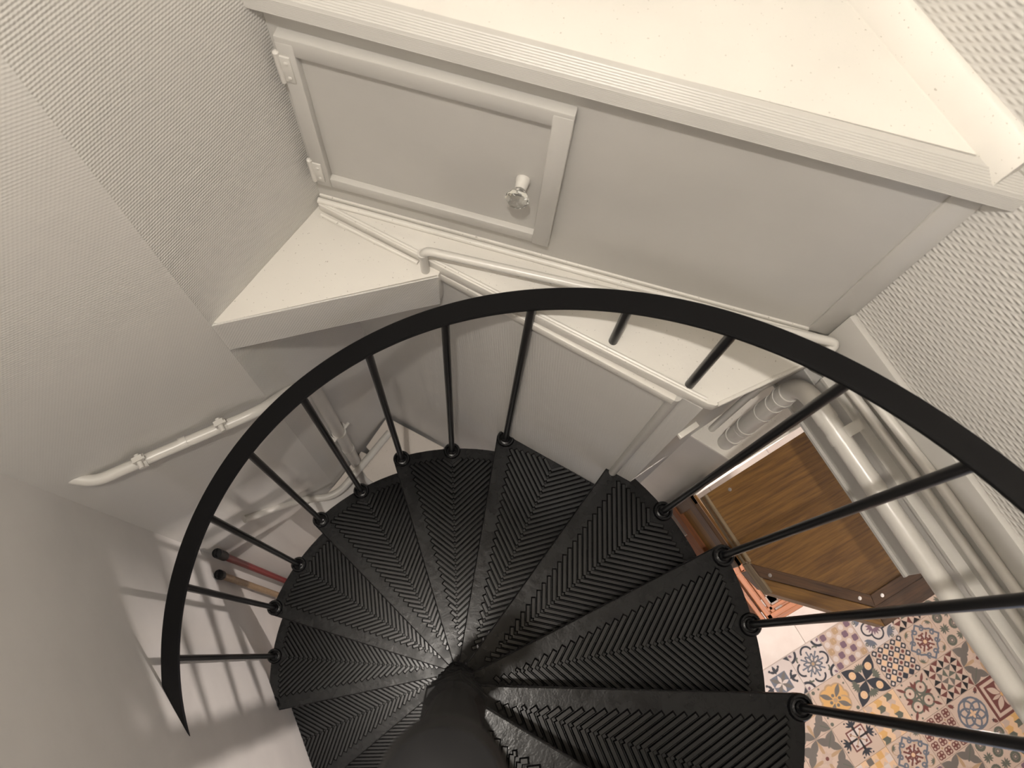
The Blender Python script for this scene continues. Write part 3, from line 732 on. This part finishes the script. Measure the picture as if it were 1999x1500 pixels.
# cover board
bm = bmesh.new(); prism(bm, [(-.268, .888), (-.058, .772), (-.20, .56), (-.33, .66), (-.352, .690), (-.312, .750), (-.340, .775)], .236, .25); bevel(bm, .0015, 1)
cb = obj('cover_board', bm, 'board_paint', None, False); tag(cb, 'white speckled board covering the corner under the stair, notched for pipes', 'board')
bm = bmesh.new(); prism(bm, [(-.358, .762), (-.318, .745), (-.358, .688), (-.430, .610), (-.470, .612), (-.445, .64)], .222, .236); bevel(bm, .0015, 1)
cb = obj('cover_board', bm, 'board_paint', None, False); tag(cb, 'narrow grey board beside the upright pipe under the stair', 'board')
bm = bmesh.new(); prism(bm, [(-.25, .88), (-.02, .75), (-.16, .48), (-.48, .52), (-.56, .575), (-.45, .635)], FLOOR, .18)
struct(obj('wall_stair_box', bm, 'lower_paint'), 'boxed corner below the stair')
# drain pipe on the right wall
s0v = .047
dp = pipe('drain_pipe', [RWALL(1.60, .075, 1.622), RWALL(.45, .075, 1.634), RWALL(s0v, .075, 1.632), RWALL(s0v, .075, 1.16)], .0195, 'thick cream drain pipe along the right wall, turning down in an elbow', 'pvc', .055, 22)
for z0, z1, r_ in ((1.575, 1.540, .0222), (1.545, 1.535, .0236), (1.50, 1.33, .0215), (1.44, 1.425, .0228), (1.335, 1.318, .0236), (1.31, 1.285, .0222), (1.25, 1.235, .0225)):
    ring(dp, RWALL(s0v, .075, z0), RWALL(s0v, .075, z1), r_, 'coupling', 'pvc')
ring(dp, RWALL(.11, .075, 1.632), RWALL(.135, .075, 1.632), .0208, 'coupling', 'pvc')
cl = ring(dp, RWALL(.158, .075, 1.632), RWALL(.180, .075, 1.632), .0212, 'clip', 'pvc')
bm = bmesh.new(); box(bm, .158, .180, -.078, -.030, 1.642, 1.652, 0, Matrix.Translation(-Vector(dp.location)) @ MRR); obj('strap', bm, 'pvc', cl, False)
pipe('supply_pipe', [RWALL(.03, .020, 1.66), RWALL(.06, .020, 1.700), RWALL(.30, .021, 1.722), RWALL(1.60, .021, 1.722)], .0092, 'thin cream pipe directly under the smooth band of the right wall', 'pvc', .02, 14)
pipe('supply_pipe', [RWALL(.03, .026, 1.62), RWALL(.07, .026, 1.672), RWALL(.30, .026, 1.685), RWALL(1.60, .026, 1.683)], .0085, 'thin cream pipe between the square trunking and the upper pipe', 'pvc', .02, 14)

# ------------------------------------------------------------------ kitchen cabinets seen through the balusters
CT = 1.03
cabp = dict(tl=(.643, .439), ch0=(.741, .265), o0=(.790, .188), c1=(1.073, .102), r1=(1.38, .262), br=(1.22, .775))
cab = empty('wall_cabinet', (.64, .44, .30)); tag(cab, 'brown oak wall cabinet with an angled front and open dusty top', 'cabinet')
CORG = Vector((.64, .44, .30))
def cpart(name, bm, mat, parent=cab, smooth=False): return obj(name, bm, mat, parent, smooth, Matrix.Translation(-CORG))
def inset(pts, d):
    out = []; n = len(pts)
    for i in range(n):
        p0, p, p1 = (Vector(pts[j % n]) for j in (i - 1, i, i + 1)); a, b_ = (p - p0).normalized(), (p1 - p).normalized()
        na, nb = Vector((-a.y, a.x)), Vector((-b_.y, b_.x)); m_ = (na + nb); m_ /= max(.3, m_.dot(na)); out.append(tuple(p + m_ * d))
    return out
def grain(pts, z0, z1, ang, bev=.0015):
    """flat board whose wood grain runs along ang"""
    c_ = Vector((sum(p[0] for p in pts) / len(pts), sum(p[1] for p in pts) / len(pts), 0)); Mg = Matrix.Translation(c_) @ Matrix.Rotation(R(ang), 4, 'Z')
    bm = bmesh.new(); prism(bm, [tuple(p) for p in pts], z0, z1); bmesh.ops.transform(bm, matrix=Mg.inverted(), verts=bm.verts)
    if bev: bevel(bm, bev, 1)
    return bm, Mg
def board(name, pts, z0, z1, ang, mat, parent=cab, org=CORG, bev=.0015):
    bm, Mg = grain(pts, z0, z1, ang, bev); return obj(name, bm, mat, parent, False, Matrix.Translation(-org) @ Mg)
i0, i1, i2 = (.744, .262), (1.045, .180), (1.36, .345); m0, m1, m2 = (.766, .228), (1.052, .150), (1.37, .312); o0, o1, o2 = cabp['o0'], cabp['c1'], cabp['r1']
board('top_panel', [cabp['tl'], cabp['ch0'], (1.05, .165), (1.36, .32), cabp['br']], CT - .030, CT - .012, 27, 'oak')
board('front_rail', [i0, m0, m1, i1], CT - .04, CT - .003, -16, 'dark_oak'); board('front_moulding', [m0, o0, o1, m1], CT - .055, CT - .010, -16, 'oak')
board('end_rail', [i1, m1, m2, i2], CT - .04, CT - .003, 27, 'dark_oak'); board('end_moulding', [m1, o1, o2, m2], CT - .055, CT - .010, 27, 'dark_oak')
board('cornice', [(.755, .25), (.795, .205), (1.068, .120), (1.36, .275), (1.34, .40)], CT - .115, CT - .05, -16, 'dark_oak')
def bar(pa, pb, w_out, w_in, z0, z1, ext=0):
    a, b_ = Vector((*pa, 0)), Vector((*pb, 0)); d = (b_ - a).normalized(); nrm = Vector((-d.y, d.x, 0)); a -= d * ext; b_ += d * ext
    pts = [a - nrm * w_out, b_ - nrm * w_out, b_ + nrm * w_in, a + nrm * w_in]
    return grain([(p.x, p.y) for p in pts], z0, z1, math.degrees(math.atan2(d.y, d.x)), .002)
def cbar(name, pa, pb, wo, wi, z0, z1, mat, parent=cab, org=CORG, ext=0):
    bm, Mb = bar(pa, pb, wo, wi, z0, z1, ext); return obj(name, bm, mat, parent, False, Matrix.Translation(-org) @ Mb)
cbar('side_rim', cabp['tl'], cabp['ch0'], .000, .008, CT - .05, CT - .004, 'raw_edge'); cbar('side_rim', cabp['ch0'], cabp['o0'], .000, .006, CT - .06, CT - .008, 'raw_edge')
# framed left side of the cabinet, hanging lower
la, lb = Vector(cabp['tl']) + Vector((-.012, -.004)), Vector(cabp['ch0']) + Vector((-.006, -.002)); la = la + (la - lb) * .12
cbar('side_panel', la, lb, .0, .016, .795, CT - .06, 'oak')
cbar('side_light_block', la, la + (lb - la) * .42, .0, .012, -.08, .80, 'dark_oak')  # added below the side panel to block hood lamp light
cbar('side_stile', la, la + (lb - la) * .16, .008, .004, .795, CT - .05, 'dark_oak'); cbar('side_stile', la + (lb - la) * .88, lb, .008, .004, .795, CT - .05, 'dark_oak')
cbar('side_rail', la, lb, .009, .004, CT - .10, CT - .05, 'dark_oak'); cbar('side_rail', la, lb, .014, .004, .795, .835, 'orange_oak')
for nm, x_, y_, z_ in (('screw', .715, .455, CT - .012), ('screw', .790, .232, CT - .003), ('screw', 1.015, .172, CT - .003), ('screw', 1.075, .178, CT - .003)):
    bm = bmesh.new(); lathe(bm, [(.0055, 0), (.005, .0012), (.002, .0014)], 12, Matrix.Translation((x_, y_, z_))); cpart('screw', bm, 'chrome')
# lower cabinet under it, framed lid lit from above
BC = -.10
bcab = empty('base_cabinet', (1.25, .40, FLOOR)); tag(bcab, 'orange-lit oak base cabinet with stepped mouldings under the wall cabinet', 'cabinet')
bo = Vector((1.25, .40, FLOOR))
bpts = [(1.02, .56), (1.10, .33), (1.215, .152), (1.36, .224), (1.56, .32), (1.36, .75)]
bm = bmesh.new(); prism(bm, inset(bpts, .03), FLOOR + .08, BC - .03); obj('carcass', bm, 'orange_oak', bcab, False, Matrix.Translation(-bo))
bm = bmesh.new(); prism(bm, inset(bpts, .01), BC - .03, BC - .012); bevel(bm, .004, 2); obj('top', bm, 'orange_oak', bcab, False, Matrix.Translation(-bo))
for a, b_ in ((bpts[0], bpts[1]), (bpts[1], bpts[2]), (bpts[2], bpts[3])):
    cbar('moulding', a, b_, .0, .022, BC - .012, BC, 'orange_oak', bcab, bo); cbar('moulding', a, b_, -.03, .045, BC - .012, BC - .004, 'orange_oak', bcab, bo); cbar('inlay', a, b_, -.05, .085, BC - .012, BC - .008, 'dark_oak', bcab, bo)
    cbar('moulding', a, b_, .02, .0, BC - .06, BC - .02, 'orange_oak', bcab, bo)

# ------------------------------------------------------------------ brooms in the left corner
def broom(name, top, foot, capmat, stickmat, label, capl, rs, loop, hang, hoff):
    top, foot = Vector(top), Vector(foot); root = empty(name, foot); tag(root, label, 'broom', None); o0 = foot
    d = (top - foot).normalized()
    bm = bmesh.new(); tube(bm, [foot - o0 + d * .05, top - o0 - d * .01], rs, 14); obj('stick', bm, stickmat, root, True)
    bm = bmesh.new(); c0 = top - d * capl; tube(bm, [c0 - o0, c0 - o0 + d * .004, top - o0 - d * .008, top - o0 - d * .002, top - o0], lambda t_: rs + (.004 if .1 < t_ < .9 else (.002 if t_ < .1 else -.004)), 14)
    cp = obj('cap', bm, capmat, root, True)
    if loop:
        bm = bmesh.new(); a, b_ = frame_of(d); c1 = top - o0 - d * .004
        tube(bm, [c1 + a * (.012 * cos(x)) + d * (.010 + .012 * sin(x)) for x in [k * 2 * pi / 14 for k in range(15)]], .0022, 8, False); obj('hanging_loop', bm, capmat, cp, True)
    Mh = Matrix.Translation(Vector((0, 0, .06))) @ Matrix.Rotation(hang, 4, 'Z') @ Matrix.Translation((hoff, 0, 0))
    bm = bbox(-.10, .10, -.02, .02, -.02, .03, .006); obj('head', bm, 'black_plastic', root, True, Mh)
    bm = bbox(-.098, .098, -.018, .018, -.06, -.018); obj('bristles', bm, 'dark_oak', root, False, Mh)
broom('broom', (-.806, .392, .335), (-.800, .386, FLOOR), 'black_plastic', 'red_lacquer', 'broom with a red stick and black cap leaning in the left corner', .09, .0125, True, math.atan2(S[1] - B[1], S[0] - B[0]), .07)
broom('broom', (-.815, .330, .262), (-.770, .300, FLOOR), 'black_plastic', 'stick_wood', 'broom with a plain wooden stick and black tip beside the red one', .035, .0125, True, math.atan2(W2[1] - B[1], W2[0] - B[0]), .095)

# ------------------------------------------------------------------ lamps
lamp = empty('ceiling_lamp', LAMP); tag(lamp, 'round white ceiling lamp hanging above the stairwell', 'lamp')
bm = bmesh.new(); bmesh.ops.create_uvsphere(bm, u_segments=24, v_segments=14, radius=.03); obj('globe', bm, 'lamp_glow', lamp, True)
bm = bmesh.new(); lathe(bm, [(.03, .05), (.032, .07), (.012, .09), (.006, .11), (.006, TOP - LAMP.z - .03), (.06, TOP - LAMP.z - .02), (.06, TOP - LAMP.z)], 20); obj('holder', bm, 'ceiling_white', lamp, True)
kl = empty('kitchen_fill_lamp', KITCHEN_FILL); tag(kl, 'round lamp added for kitchen fill light beyond the right wall', 'lamp')  # unseen lamp, added as weak general fill in the kitchen
bm = bmesh.new(); lathe(bm, [(.02, -.026), (.055, -.022), (.078, -.008), (.082, .006)], 28); obj('diffuser', bm, 'kitchen_fill_glow', kl, True)
bm = bmesh.new(); lathe(bm, [(.084, .004), (.095, .008), (.095, 1.78 - KITCHEN_FILL.z)], 28); obj('rim', bm, 'ceiling_white', kl, True)
sl = empty('hood_lamp', HOOD_LAMP); tag(sl, 'small round bulb fixed under the wall cabinet', 'lamp')
bm = bmesh.new(); bmesh.ops.create_uvsphere(bm, u_segments=20, v_segments=12, radius=.052); obj('bulb', bm, 'strip_glow', sl, True)
bm = bmesh.new(); lathe(bm, [(.014, .046), (.018, .050), (.018, .060), (.024, .066)], 16); obj('socket', bm, 'ceiling_white', sl, True)
